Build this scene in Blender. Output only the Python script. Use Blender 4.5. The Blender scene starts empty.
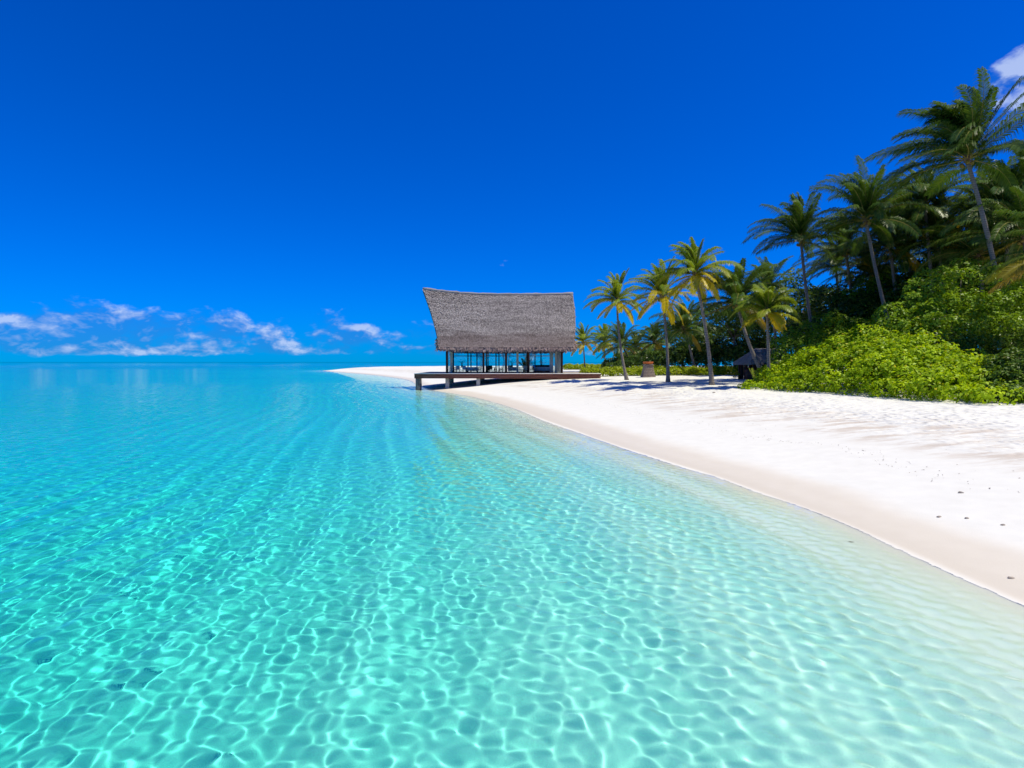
import bpy, math, random
import numpy as np
from mathutils import Vector, Matrix

# ------------------------------------------------------------------ camera
S = bpy.context.scene
COL = S.collection
F_PX = 570.0
CAM_Z = 3.7
PITCH = math.atan(22.0 / F_PX)
cam_d = bpy.data.cameras.new('camera')
cam = bpy.data.objects.new('camera', cam_d)
COL.objects.link(cam)
cam.location = (0, 0, CAM_Z)
cam.rotation_euler = (math.pi / 2 - PITCH, 0, 0)
cam_d.sensor_width = 36
cam_d.lens = 36 * F_PX / 1024
cam_d.clip_start = 0.1
cam_d.clip_end = 60000
S.camera = cam

# ------------------------------------------------------------------ sun and sky
SUN_TO = Vector((0.40, -0.11, 0.91)).normalized()
SUN_EL = math.asin(SUN_TO.z)
SUN_AZ = math.atan2(SUN_TO.x, SUN_TO.y)
sun_d = bpy.data.lights.new('sun', 'SUN')
sun_d.energy = 4.15
sun_d.angle = math.radians(0.53)
sun_d.color = (1.0, 0.945, 0.73)
sun_d.cycles.is_caustics_light = True
sun = bpy.data.objects.new('sun', sun_d)
COL.objects.link(sun)
sun.rotation_euler = SUN_TO.to_track_quat('Z', 'Y').to_euler()
sun.location = SUN_TO * 60

S.view_settings.view_transform = 'Standard'
S.view_settings.look = 'None'
S.view_settings.exposure = 0.25
S.view_settings.gamma = 1.0
S.view_settings.use_curve_mapping = False
S.cycles.use_denoising = True
S.cycles.max_bounces = 8
S.cycles.diffuse_bounces = 4
S.cycles.glossy_bounces = 3
S.cycles.transmission_bounces = 6
S.cycles.transparent_max_bounces = 12
S.cycles.sample_clamp_indirect = 4.0
S.cycles.blur_glossy = 0.3


class NT:
    """Small wrapper for building node trees."""
    def __init__(self, tree):
        self.t = tree
        tree.nodes.clear()

    def n(self, kind, ins=None, **props):
        nd = self.t.nodes.new(kind)
        for k, v in props.items():
            setattr(nd, k, v)
        for k, v in (ins or {}).items():
            s = nd.inputs[k]
            if isinstance(v, bpy.types.NodeSocket):
                self.t.links.new(v, s)
            else:
                s.default_value = v
        return nd

    def m(self, op, a, b=None, c=None, clamp=False):
        ins = {0: a}
        if b is not None:
            ins[1] = b
        if c is not None:
            ins[2] = c
        return self.n('ShaderNodeMath', ins, operation=op, use_clamp=clamp).outputs[0]

    def step(self, v, a, b, lo=0.0, hi=1.0):
        return self.n('ShaderNodeMapRange', {0: v, 1: a, 2: b, 3: lo, 4: hi}, interpolation_type='SMOOTHSTEP').outputs[0]

    def mix(self, f, a, b, blend='MIX'):
        nd = self.n('ShaderNodeMix', data_type='RGBA', blend_type=blend)
        for i, v in ((0, f), (6, a), (7, b)):
            s = nd.inputs[i]
            if isinstance(v, bpy.types.NodeSocket):
                self.t.links.new(v, s)
            elif i == 0:
                s.default_value = v
            else:
                s.default_value = (*v, 1)
        return nd.outputs[2]

    def noise(self, vec, scale, detail=3, rough=0.5, **k):
        ins = {'Scale': scale, 'Detail': detail, 'Roughness': rough}
        if vec is not None:
            ins['Vector'] = vec
        ins.update(k)
        return self.n('ShaderNodeTexNoise', ins)


def make_world():
    w = bpy.data.worlds.new('World')
    S.world = w
    w.use_nodes = True
    t = NT(w.node_tree)
    sky = t.n('ShaderNodeTexSky', sky_type='NISHITA', sun_disc=False, sun_elevation=SUN_EL, sun_rotation=SUN_AZ,
              altitude=0, air_density=1.0, dust_density=0.0, ozone_density=1.0)
    # polarised, strongly saturated tropical sky
    tint = t.mix(1.0, sky.outputs[0], SKY_TINT, 'MULTIPLY')
    # clouds: noise over azimuth and elevation of the view direction
    d = t.n('ShaderNodeTexCoord').outputs['Generated']
    sp = t.n('ShaderNodeSeparateXYZ', {0: d})
    az = t.m('ARCTAN2', sp.outputs[0], sp.outputs[1])
    el = t.m('ARCSINE', sp.outputs[2])
    v = t.n('ShaderNodeCombineXYZ', {0: az, 1: t.m('MULTIPLY', el, 1.8), 2: 3.7}).outputs[0]
    warp = t.noise(v, 9, 3).outputs['Color']
    v2 = t.n('ShaderNodeVectorMath', {0: v, 1: t.n('ShaderNodeVectorMath', {0: warp, 3: 0.06}, operation='SCALE').outputs[0]}, operation='ADD').outputs[0]
    v3 = t.n('ShaderNodeVectorMath', {0: v2, 1: (0.008, 0.022, 0)}, operation='ADD').outputs[0]
    big = t.noise(v, 3.2, 1).outputs[0]
    n1 = t.noise(v2, 16, 8, 0.60).outputs[0]
    n2 = t.noise(v3, 16, 4, 0.58).outputs[0]
    # band just above the horizon, thickest on the left
    band = t.m('MULTIPLY', t.step(el, 0.0, 0.018), t.step(el, 0.125, 0.04))
    left = t.m('ADD', t.step(az, 0.14, -0.30, 0.55, 0.92), t.step(az, -0.40, -0.62, 0.0, 0.28))
    fac = t.m('MULTIPLY', band, left)
    low = t.m('ADD', t.m('MULTIPLY', fac, 0.49), t.m('MULTIPLY', t.m('SUBTRACT', big, 0.5), 0.35))
    # the one bright cloud high on the right and a thin wisp beside it
    dx = t.m('DIVIDE', t.m('SUBTRACT', az, 0.775), 0.085)
    dy = t.m('DIVIDE', t.m('SUBTRACT', el, 0.372), 0.05)
    sl = t.m('SUBTRACT', dy, t.m('MULTIPLY', dx, 0.7))
    r2 = t.m('ADD', t.m('MULTIPLY', dx, dx), t.m('MULTIPLY', sl, sl))
    hi = t.step(r2, 2.6, 0.0, 0, 0.60)
    ex = t.m('DIVIDE', t.m('SUBTRACT', az, 0.665), 0.035)
    ey = t.m('DIVIDE', t.m('SUBTRACT', el, 0.325), 0.02)
    hi2 = t.step(t.m('ADD', t.m('MULTIPLY', ex, ex), t.m('MULTIPLY', ey, ey)), 2.0, 0.0, 0, 0.25)
    gx = t.m('DIVIDE', t.m('SUBTRACT', az, -0.02), 0.02)
    gy = t.m('DIVIDE', t.m('SUBTRACT', el, 0.178), 0.016)
    hi3 = t.step(t.m('ADD', t.m('MULTIPLY', gx, gx), t.m('MULTIPLY', gy, gy)), 2.0, 0.0, 0, 0.24)
    high = t.m('MAXIMUM', t.m('MAXIMUM', hi, hi2), hi3)
    dens = t.step(t.m('ADD', t.m('ADD', n1, -0.80), t.m('MAXIMUM', low, high)), 0.0, 0.22)
    lit = t.m('ADD', t.m('MULTIPLY', t.m('SUBTRACT', n1, n2), 5.0), t.m('ADD', t.m('MULTIPLY', t.m('SUBTRACT', big, 0.42), 1.6), t.m('MULTIPLY', high, 1.6)), clamp=True)
    cl = t.mix(lit, CLOUD_DARK, CLOUD_LIGHT)
    op = t.m('MULTIPLY', dens, t.m('ADD', 0.34, t.m('MULTIPLY', lit, 0.42)))
    out = t.mix(op, tint, cl)
    bg = t.n('ShaderNodeBackground', {'Color': out, 'Strength': 0.10})
    t.n('ShaderNodeOutputWorld', {0: bg.outputs[0]})


SKY_TINT = (0.0, 0.33, 1.18)
CLOUD_DARK = (0.35, 1.5, 5.0)
CLOUD_LIGHT = (4.6, 5.6, 8.0)
make_world()

# ------------------------------------------------------------------ helpers
rng = np.random.default_rng(7)
random.seed(7)


def ray(px, py):
    """Direction of the view ray through a pixel of the photograph (y component 1)."""
    c, s = math.cos(PITCH), math.sin(PITCH)
    a, b = (px - 512) / F_PX, -(py - 384) / F_PX
    y = c + b * s
    z = b * c - s
    return a / y, z / y


def at(px, py, Y):
    a, b = ray(px, py)
    return Vector((a * Y, Y, CAM_Z + b * Y))


def mesh_np(name, verts, faces_flat, sizes, mat, smooth=False, parent=None, mats=None, mi=None):
    """A mesh object out of numpy arrays; faces given as flat corner list and corner counts."""
    me = bpy.data.meshes.new(name)
    verts = np.asarray(verts, dtype=np.float32).reshape(-1, 3)
    faces_flat = np.asarray(faces_flat, dtype=np.int32).ravel()
    sizes = np.asarray(sizes, dtype=np.int32)
    me.vertices.add(len(verts))
    me.vertices.foreach_set('co', verts.ravel())
    me.loops.add(len(faces_flat))
    me.loops.foreach_set('vertex_index', faces_flat)
    me.polygons.add(len(sizes))
    st = np.zeros(len(sizes), dtype=np.int32)
    st[1:] = np.cumsum(sizes)[:-1]
    me.polygons.foreach_set('loop_start', st)
    me.polygons.foreach_set('loop_total', sizes)
    if smooth:
        me.polygons.foreach_set('use_smooth', np.ones(len(sizes), dtype=bool))
    me.update(calc_edges=True)
    for extra in (mats or []):
        me.materials.append(extra)
    if mi is not None:
        me.polygons.foreach_set('material_index', np.asarray(mi, dtype=np.int32))
    if mat:
        me.materials.append(mat)
    o = bpy.data.objects.new(name, me)
    COL.objects.link(o)
    if parent:
        o.parent = parent
    return o


def grid_mesh(name, X, Y, Z, mat, keep=None):
    nr, nc = X.shape
    idx = np.arange(nr * nc).reshape(nr, nc)
    q = np.stack([idx[:-1, :-1], idx[:-1, 1:], idx[1:, 1:], idx[1:, :-1]], -1).reshape(-1, 4)
    v = np.stack([X, Y, Z], -1).reshape(-1, 3)
    if keep is not None:
        q = q[keep.ravel()[q].any(1)]
        used, inv = np.unique(q, return_inverse=True)
        v, q = v[used], inv.reshape(-1, 4)
    return mesh_np(name, v, q, np.full(len(q), 4), mat, smooth=True)


def tag(o, label=None, cat=None, group=None, kind=None):
    if label:
        o['label'] = label
    if cat:
        o['category'] = cat
    if group:
        o['group'] = group
    if kind:
        o['kind'] = kind
    return o


def empty(name, loc, label=None, cat=None, group=None, rz=0.0):
    o = bpy.data.objects.new(name, None)
    COL.objects.link(o)
    o.location = loc
    o.rotation_euler = (0, 0, rz)
    o.empty_display_size = 0.3
    return tag(o, label, cat, group)


def material(name):
    m = bpy.data.materials.new(name)
    m.use_nodes = True
    return m, NT(m.node_tree)

# ------------------------------------------------------------------ terrain shape
SHORE = np.array([(60, -80), (16, -25), (9.6, -3), (8.4, 4), (8.0, 8.9), (7.8, 11.2), (7.4, 14.7), (6.5, 19.9), (4.4, 27), (2.6, 35), (0.6, 45),
                  (-2.4, 56), (-6.0, 66), (-9.5, 73), (-12.5, 82), (-16, 95), (-20, 114), (-27, 134), (-40, 165), (-58, 200), (-74, 228), (-82, 245),
                  (-78, 262), (-50, 285), (0, 305), (60, 310), (140, 300), (400, 330), (400, -80)], float)


def smooth_closed(P, n=3):
    for _ in range(n):
        Q = np.roll(P, -1, 0)
        P = np.stack([0.75 * P + 0.25 * Q, 0.25 * P + 0.75 * Q], 1).reshape(-1, 2)
    return P


SHORE_S = smooth_closed(SHORE, 2)


def shore_dist(x, y):
    """Signed distance to the waterline: positive on land."""
    sh = np.shape(x)
    x = np.ravel(x).astype(float)
    y = np.ravel(y).astype(float)
    best = np.full(x.shape, 1e18)
    inside = np.zeros(x.shape, bool)
    A, B = SHORE_S, np.roll(SHORE_S, -1, 0)
    for (ax, ay), (bx, by) in zip(A, B):
        ex, ey = bx - ax, by - ay
        t = np.clip(((x - ax) * ex + (y - ay) * ey) / (ex * ex + ey * ey + 1e-12), 0, 1)
        best = np.minimum(best, (x - ax - t * ex) ** 2 + (y - ay - t * ey) ** 2)
        c = ((ay > y) != (by > y)) & (x < ex * (y - ay) / (ey + 1e-12 * (ey == 0)) + ax)
        inside ^= c
    d = np.sqrt(best)
    return np.where(inside, d, -d).reshape(sh)


PROF_S = np.array([-9000, -3000, -700, -330, -180, -90, -45, -25, -14, -9, -5, -2, 0, 1.5, 4, 8, 14, 24, 45, 400.])
PROF_Z = np.array([-8, -7.5, -6, -4.7, -3.7, -2.8, -2.3, -1.85, -1.35, -0.85, -0.34, -0.09, 0, 0.14, 0.38, 0.85, 1.35, 1.72, 1.95, 2.2])


def wob(x, y, k, seed):
    r = np.random.default_rng(seed)
    o = 0
    for i in range(5):
        a = r.uniform(0, 2 * math.pi)
        kk = k * r.uniform(0.6, 1.7)
        o = o + np.sin(kk * (x * math.cos(a) + y * math.sin(a)) + r.uniform(0, 6.28))
    return o / 5


def ground(x, y):
    x = np.asarray(x, float)
    y = np.asarray(y, float)
    s = shore_dist(x, y)
    s = s + 0.35 * wob(x, y, 0.55, 3) * np.clip((60 - np.hypot(x, y)) / 40, 0, 1)
    s = s + 0.10 * wob(x, y, 1.7, 4) * np.clip((40 - np.hypot(x, y)) / 30, 0, 1)
    z = np.interp(s, PROF_S, PROF_Z)
    dry = np.clip((s - 6) / 6, 0, 1)
    z = z + dry * (0.07 * wob(x, y, 0.5, 5) + 0.025 * wob(x, y, 1.7, 6))
    # shore-parallel ripples of the sea floor
    wet = np.clip((-s - 1.2) / 3, 0, 1) * np.clip((60 + s) / 40, 0, 1)
    z = z + wet * (0.045 * np.sin(s * 2.3 + 1.4 * wob(x, y, 0.22, 8)) * (0.6 + 0.4 * wob(x, y, 0.35, 9)) + 0.10 * wob(x, y, 0.16, 10))
    return z


def gz(x, y):
    return float(ground(np.array([x]), np.array([y]))[0])


def on_ground(px, py, lo=4.0, hi=300.0):
    """Where the view ray through a pixel meets the ground."""
    a, b = ray(px, py)
    ys = np.geomspace(lo, hi, 1500)
    dz = CAM_Z + b * ys - ground(a * ys, ys)
    i = int(np.argmax(dz < 0))
    Y = ys[i]
    return Vector((a * Y, Y, gz(a * Y, Y)))


def radial(r0, k_near, k_far, r_mid, r_end):
    r = [r0]
    while r[-1] < r_end:
        f = min(1, max(0, math.log(r[-1] / r_mid) / 2.0))
        r.append(r[-1] * (1 + k_near * (1 - f) + k_far * f))
    return np.array(r)


def make_ground():
    m, t = material('coral_sand')
    geo = t.n('ShaderNodeNewGeometry')
    pos = geo.outputs['Position']
    z = t.n('ShaderNodeSeparateXYZ', {0: pos}).outputs[2]
    n_big = t.noise(pos, 0.35, 4).outputs[0]
    n_mid = t.noise(pos, 2.2, 5).outputs[0]
    n_fine = t.noise(pos, 40, 3).outputs[0]
    dry = t.mix(n_mid, (0.67, 0.65, 0.60), (0.79, 0.77, 0.715))
    damp = t.mix(n_mid, (0.67, 0.595, 0.49), (0.72, 0.645, 0.54))
    zz = t.m('ADD', z, t.m('MULTIPLY', t.m('SUBTRACT', n_big, 0.5), 0.12))
    wet = t.m('MULTIPLY', t.step(zz, 0.24, 0.10), t.step(z, -0.015, 0.0))
    col = t.mix(t.m('MULTIPLY', wet, 0.9), dry, damp)
    soak = t.m('MULTIPLY', t.step(t.m('ADD', z, t.m('MULTIPLY', t.m('SUBTRACT', n_mid, 0.5), 0.03)), 0.075, 0.005), t.step(z, -0.012, 0.0))
    col = t.mix(t.m('MULTIPLY', soak, 0.55), col, (0.63, 0.56, 0.46))
    # old strand lines: tan patches of coarser coral grit
    grit = t.m('MULTIPLY', t.m('MULTIPLY', t.step(zz, 0.62, 0.85), t.step(zz, 1.35, 1.05)), t.step(t.noise(t.n('ShaderNodeMapping', {0: pos, 2: (0, 0, -0.5), 3: (0.35, 1.3, 1)}).outputs[0], 1.0, 7, 0.68).outputs[0], 0.46, 0.62))
    col = t.mix(t.m('MULTIPLY', grit, 0.75), col, (0.52, 0.43, 0.35))
    # under water: floor colour lightened to offset light lost in the water; some duller weedy patches
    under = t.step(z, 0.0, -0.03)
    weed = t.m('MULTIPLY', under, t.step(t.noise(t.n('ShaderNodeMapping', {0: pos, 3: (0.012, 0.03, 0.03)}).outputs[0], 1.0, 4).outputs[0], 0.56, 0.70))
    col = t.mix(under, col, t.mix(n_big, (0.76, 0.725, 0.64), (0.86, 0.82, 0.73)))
    col = t.mix(t.m('MULTIPLY', weed, 0.45), col, (0.20, 0.27, 0.22))
    col = t.mix(t.m('MULTIPLY', t.step(n_fine, 0.62, 0.8), 0.25), col, (0.42, 0.36, 0.30))
    # footprints and wind ripples in the dry sand only
    dryness = t.step(zz, 0.7, 1.3)
    foot = t.n('ShaderNodeTexVoronoi', {'Vector': pos, 'Scale': 2.6, 'Randomness': 1.0}, feature='SMOOTH_F1').outputs[0]
    foot2 = t.n('ShaderNodeTexVoronoi', {'Vector': t.n('ShaderNodeMapping', {0: pos, 2: (0, 0, 0.7), 3: (1.0, 1.9, 1)}).outputs[0], 'Scale': 1.15, 'Randomness': 1.0}, feature='SMOOTH_F1').outputs[0]
    tramp = t.m('MULTIPLY', dryness, t.step(t.noise(pos, 0.22, 4, 0.6).outputs[0], 0.36, 0.62))
    h = t.m('ADD', t.m('MULTIPLY', t.m('MULTIPLY', t.step(foot, 0.05, 0.40), tramp), 0.13), t.m('MULTIPLY', t.m('MULTIPLY', n_mid, dryness), 0.16))
    h = t.m('ADD', h, t.m('MULTIPLY', t.m('MULTIPLY', t.step(foot2, 0.05, 0.5), tramp), 0.16))
    h = t.m('ADD', h, t.m('MULTIPLY', n_fine, 0.006))
    bump = t.n('ShaderNodeBump', {'Strength': 0.8, 'Distance': 1.0, 'Height': h})
    rough = t.m('SUBTRACT', 0.95, t.m('MULTIPLY', wet, 0.45))
    b = t.n('ShaderNodeBsdfPrincipled', {'Base Color': col, 'Roughness': rough, 'Normal': bump.outputs[0], 'Specular IOR Level': 0.25})
    t.n('ShaderNodeOutputMaterial', {0: b.outputs[0]})
    th = np.linspace(-math.radians(84), math.radians(84), 520)
    r = radial(2.0, 0.008, 0.03, 80, 30000)
    R, T = np.meshgrid(r, th, indexing='ij')
    X, Y = R * np.sin(T), R * np.cos(T) - 2.0
    Z = ground(X, Y)
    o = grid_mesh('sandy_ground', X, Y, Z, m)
    o.cycles.is_caustics_receiver = True
    return tag(o, kind='structure')


def make_water():
    m, t = material('sea_water')
    pos = t.n('ShaderNodeNewGeometry').outputs['Position']
    dist = t.n('ShaderNodeVectorMath', {0: pos}, operation='LENGTH').outputs['Value']
    far = t.m('MULTIPLY', t.step(dist, 15, 60), t.step(dist, 900, 150, 0.05, 1.0))
    w1 = t.noise(t.n('ShaderNodeMapping', {0: pos, 2: (0, 0, 0.6), 3: (0.9, 2.0, 1)}).outputs[0], 1.0, 3).outputs[0]
    w2 = t.noise(pos, 0.10, 3).outputs[0]
    fine = t.noise(pos, 5.0, 2).outputs[0]
    h = t.m('ADD', t.m('MULTIPLY', t.m('MULTIPLY', w1, far), 0.30), t.m('MULTIPLY', t.m('MULTIPLY', w2, far), 0.5))
    h = t.m('ADD', h, t.m('MULTIPLY', t.m('MULTIPLY', fine, far), 0.02))
    bump = t.n('ShaderNodeBump', {'Strength': 0.6, 'Distance': 1.0, 'Filter Width': 0.05, 'Height': h})
    g = t.n('ShaderNodeBsdfGlass', {'Color': (1, 1, 1, 1), 'Roughness': 0.0, 'IOR': 1.31, 'Normal': bump.outputs[0]}, distribution='GGX')
    t.n('ShaderNodeOutputMaterial', {0: g.outputs[0]})
    th = np.linspace(-math.radians(64), math.radians(64), 960)
    r = radial(3.5, 0.0028, 0.05, 100, 30000)
    R, T = np.meshgrid(r, th, indexing='ij')
    X, Y = R * np.sin(T), R * np.cos(T) - 1.5
    sp = np.gradient(r)[:, None]
    sp = np.maximum(sp, R * (th[1] - th[0]) * 0.8)
    sd = shore_dist(X, Y)
    calm = np.clip(-sd / 6, 0.0, 1)
    Z = np.zeros_like(X)
    g_ = np.random.default_rng(21)
    NW = 64
    for i in range(NW):
        lam = 0.17 * (3.6 / 0.17) ** ((i / (NW - 1)) ** 1.7)
        k = 2 * math.pi / lam
        a = math.radians(205) + g_.normal(0, 0.8)
        amp = WAVE * 0.0092 * lam ** 1.0 * g_.uniform(0.6, 1.2) * (1.0 if lam < 1.0 else lam ** -0.55)
        amp *= min(1.0, lam / 0.24) ** 0.8 * min(1.0, 0.42 / lam) ** 0.7
        keep = np.clip(lam / (3.2 * sp) - 0.6, 0, 1)
        damp = calm if lam > 0.45 else 0.6 + 0.4 * calm
        Z += amp * keep * damp * np.sin(k * (X * math.cos(a) + Y * math.sin(a)) + g_.uniform(0, 6.28))
    Z *= 1 - 0.27 * np.clip((-sd - 4) / 8, 0, 1)
    # short ripples in the shallows along the beach
    zone = np.clip((-sd - 0.3) / 1.5, 0, 1) * np.clip((9 + sd) / 5, 0, 1)
    for i in range(14):
        lam = g_.uniform(0.22, 0.42)
        k = 2 * math.pi / lam
        a = math.radians(195) + g_.normal(0, 0.7)
        keep = np.clip(lam / (3.2 * sp) - 0.6, 0, 1)
        Z += 0.0022 * (lam / 0.3) * zone * keep * np.sin(k * (X * math.cos(a) + Y * math.sin(a)) + g_.uniform(0, 6.28))
    # small waves that wrap around the sand tip, crests along the shore
    for lam, am, seed in ((0.9, 0.015, 31), (1.45, 0.034, 41)):
        keep = np.clip(lam / (3.2 * sp) - 0.6, 0, 1)
        Z += am * keep * np.sin(2 * math.pi / lam * sd + 1.8 * wob(X, Y, 0.3, seed)) * (0.5 + 0.5 * wob(X, Y, 0.25, seed + 1)) * np.clip(1.2 + sd / 30, 0, 1)
    Z *= np.clip(-sd / 1.2, 0.05, 1)
    deep = Z - ground(X, Y) > 0.010
    o = grid_mesh('sea', X, Y, Z, m, deep)
    o.cycles.is_caustics_caster = True
    tag(o, kind='structure')
    # the body of the water: it takes the red out of the light with depth
    mv, t = material('clear_lagoon_water')
    vol = t.n('ShaderNodeVolumeAbsorption', {'Color': (0.0, 1 - WATER_G / WATER_D, 1 - WATER_B / WATER_D, 1), 'Density': WATER_D})
    out = t.n('ShaderNodeOutputMaterial')
    t.t.links.new(vol.outputs[0], out.inputs['Volume'])
    b = grid_mesh('water_body', X, Y, Z + 0.0012, mv, deep)
    tag(b, kind='structure')
    b.parent = o
    return o


WATER_D, WATER_G, WATER_B = 1.4, 0.07, 0.08
WAVE = 0.37
make_ground()
make_water()

# ------------------------------------------------------------------ mesh building
class MB:
    """Collects tubes, boxes and loose faces, then links them as one mesh object."""
    def __init__(self):
        self.v, self.f, self.mi = [], [], []

    def face(self, pts, mi=0):
        n = len(self.v)
        self.v += [tuple(p) for p in pts]
        self.f.append(list(range(n, n + len(pts))))
        self.mi.append(mi)

    def box(self, c, size, rz=0.0, bev=0.0, mi=0, tilt=None):
        x, y, z = size[0] / 2, size[1] / 2, size[2] / 2
        b = min(bev, x * .9, y * .9, z * .9)
        M = Matrix.Rotation(rz, 3, 'Z')
        if tilt is not None:
            M = M @ tilt
        n = len(self.v)
        if b <= 0:
            for sx in (-1, 1):
                for sy in (-1, 1):
                    for sz in (-1, 1):
                        self.v.append(tuple(M @ Vector((sx * x, sy * y, sz * z)) + Vector(c)))
            q = [(0, 1, 3, 2), (4, 6, 7, 5), (0, 4, 5, 1), (2, 3, 7, 6), (0, 2, 6, 4), (1, 5, 7, 3)]
            self.f += [[n + i for i in a] for a in q]
            self.mi += [mi] * 6
            return
        import bmesh
        bm = bmesh.new()
        bmesh.ops.create_cube(bm, size=1, matrix=Matrix.Diagonal((2 * x, 2 * y, 2 * z, 1)))
        bmesh.ops.bevel(bm, geom=list(bm.edges), offset=b, segments=1, affect='EDGES')
        for v in bm.verts:
            self.v.append(tuple(M @ v.co + Vector(c)))
        for f in bm.faces:
            self.f.append([n + v.index for v in f.verts])
            self.mi.append(mi)
        bm.free()

    def tube(self, pts, radii, sides=8, cap=True, mi=0):
        pts = [Vector(p) for p in pts]
        n0 = len(self.v)
        ref = Vector((0.31, 0.95, 0.05))
        for i, p in enumerate(pts):
            t = (pts[min(i + 1, len(pts) - 1)] - pts[max(i - 1, 0)]).normalized()
            a = t.cross(ref)
            if a.length < 1e-3:
                a = t.cross(Vector((1, 0, 0)))
            a.normalize()
            b = t.cross(a)
            for k in range(sides):
                w = 2 * math.pi * k / sides
                self.v.append(tuple(p + (a * math.cos(w) + b * math.sin(w)) * radii[i]))
        for i in range(len(pts) - 1):
            for k in range(sides):
                k2 = (k + 1) % sides
                self.f.append([n0 + i * sides + k, n0 + i * sides + k2, n0 + (i + 1) * sides + k2, n0 + (i + 1) * sides + k])
                self.mi.append(mi)
        if cap:
            self.f.append([n0 + k for k in range(sides)][::-1])
            self.f.append([n0 + (len(pts) - 1) * sides + k for k in range(sides)])
            self.mi += [mi, mi]

    def lathe(self, c, prof, sides=16, mi=0):
        """Profile of (radius, z) around a vertical axis."""
        n0 = len(self.v)
        for r, z in prof:
            for k in range(sides):
                w = 2 * math.pi * k / sides
                self.v.append((c[0] + r * math.cos(w), c[1] + r * math.sin(w), c[2] + z))
        for i in range(len(prof) - 1):
            for k in range(sides):
                k2 = (k + 1) % sides
                self.f.append([n0 + i * sides + k, n0 + i * sides + k2, n0 + (i + 1) * sides + k2, n0 + (i + 1) * sides + k])
                self.mi.append(mi)
        self.f.append([n0 + k for k in range(sides)][::-1])
        self.f.append([n0 + (len(prof) - 1) * sides + k for k in range(sides)])
        self.mi += [mi, mi]

    def build(self, name, mat, parent=None, loc=None, smooth=False):
        mats = mat if isinstance(mat, (list, tuple)) else [mat]
        o = mesh_np(name, np.array(self.v), np.array([i for f in self.f for i in f]), np.array([len(f) for f in self.f]), None,
                    smooth=smooth, parent=parent, mats=mats, mi=self.mi)
        if loc is not None:
            o.location = loc
        return o

# ------------------------------------------------------------------ materials


def leaf_material(name, dark, light, old=None, trans=0.35, rough=0.42, use_obj=False, nscale=0.5):
    m, t = material(name)
    geo = t.n('ShaderNodeNewGeometry')
    rnd = geo.outputs['Random Per Island']
    nz = t.noise(geo.outputs['Position'], nscale, 3).outputs[0]
    f = t.m('ADD', t.m('MULTIPLY', rnd, 0.6), t.m('MULTIPLY', t.m('SUBTRACT', nz, 0.35), 1.3), clamp=True)
    col = t.mix(f, dark, light)
    if old:
        if use_obj:
            o = t.n('ShaderNodeObjectInfo').outputs['Color']
            k = t.n('ShaderNodeSeparateColor', {0: o}).outputs[0]
        else:
            k = t.step(rnd, 0.955, 0.99)
        col = t.mix(k, col, old)
    b = t.n('ShaderNodeBsdfPrincipled', {'Base Color': col, 'Roughness': rough, 'Specular IOR Level': 0.22})
    tr = t.n('ShaderNodeBsdfTranslucent', {'Color': t.mix(1.0, col, (1.25, 1.15, 0.5), 'MULTIPLY')})
    mx = t.n('ShaderNodeMixShader', {0: trans, 1: b.outputs[0], 2: tr.outputs[0]})
    t.n('ShaderNodeOutputMaterial', {0: mx.outputs[0]})
    return m


def rough_material(name, c1, c2, scale=3.0, rough=0.85, stretch=(1, 1, 1), bump=0.3, island=0.0, detail=4, spec=0.3):
    m, t = material(name)
    tc = t.n('ShaderNodeTexCoord').outputs['Object']
    mp = t.n('ShaderNodeMapping', {0: tc, 3: stretch}).outputs[0]
    nz = t.noise(mp, scale, detail, 0.6).outputs[0]
    f = t.step(nz, 0.3, 0.7)
    if island:
        rnd = t.n('ShaderNodeNewGeometry').outputs['Random Per Island']
        f = t.m('ADD', t.m('MULTIPLY', f, 1 - island), t.m('MULTIPLY', rnd, island))
    col = t.mix(f, c1, c2)
    bp = t.n('ShaderNodeBump', {'Strength': bump, 'Distance': 0.05, 'Height': nz})
    b = t.n('ShaderNodeBsdfPrincipled', {'Base Color': col, 'Roughness': rough, 'Normal': bp.outputs[0], 'Specular IOR Level': spec})
    t.n('ShaderNodeOutputMaterial', {0: b.outputs[0]})
    return m


def trunk_material():
    m, t = material('palm_bark')
    tc = t.n('ShaderNodeTexCoord').outputs['Object']
    z = t.n('ShaderNodeSeparateXYZ', {0: tc}).outputs[2]
    nz = t.noise(tc, 3.0, 5, 0.6).outputs[0]
    ring = t.m('ABSOLUTE', t.m('SINE', t.m('ADD', t.m('MULTIPLY', z, 19.0), t.m('MULTIPLY', nz, 3.0))))
    band = t.step(ring, 0.0, 0.35)
    col = t.mix(nz, (0.13, 0.11, 0.095), (0.33, 0.29, 0.255))
    col = t.mix(t.m('SUBTRACT', 1.0, band), col, (0.08, 0.065, 0.055))
    bp = t.n('ShaderNodeBump', {'Strength': 0.6, 'Distance': 0.04, 'Height': t.m('ADD', band, nz)})
    b = t.n('ShaderNodeBsdfPrincipled', {'Base Color': col, 'Roughness': 0.85, 'Normal': bp.outputs[0], 'Specular IOR Level': 0.2})
    t.n('ShaderNodeOutputMaterial', {0: b.outputs[0]})
    return m


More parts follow.
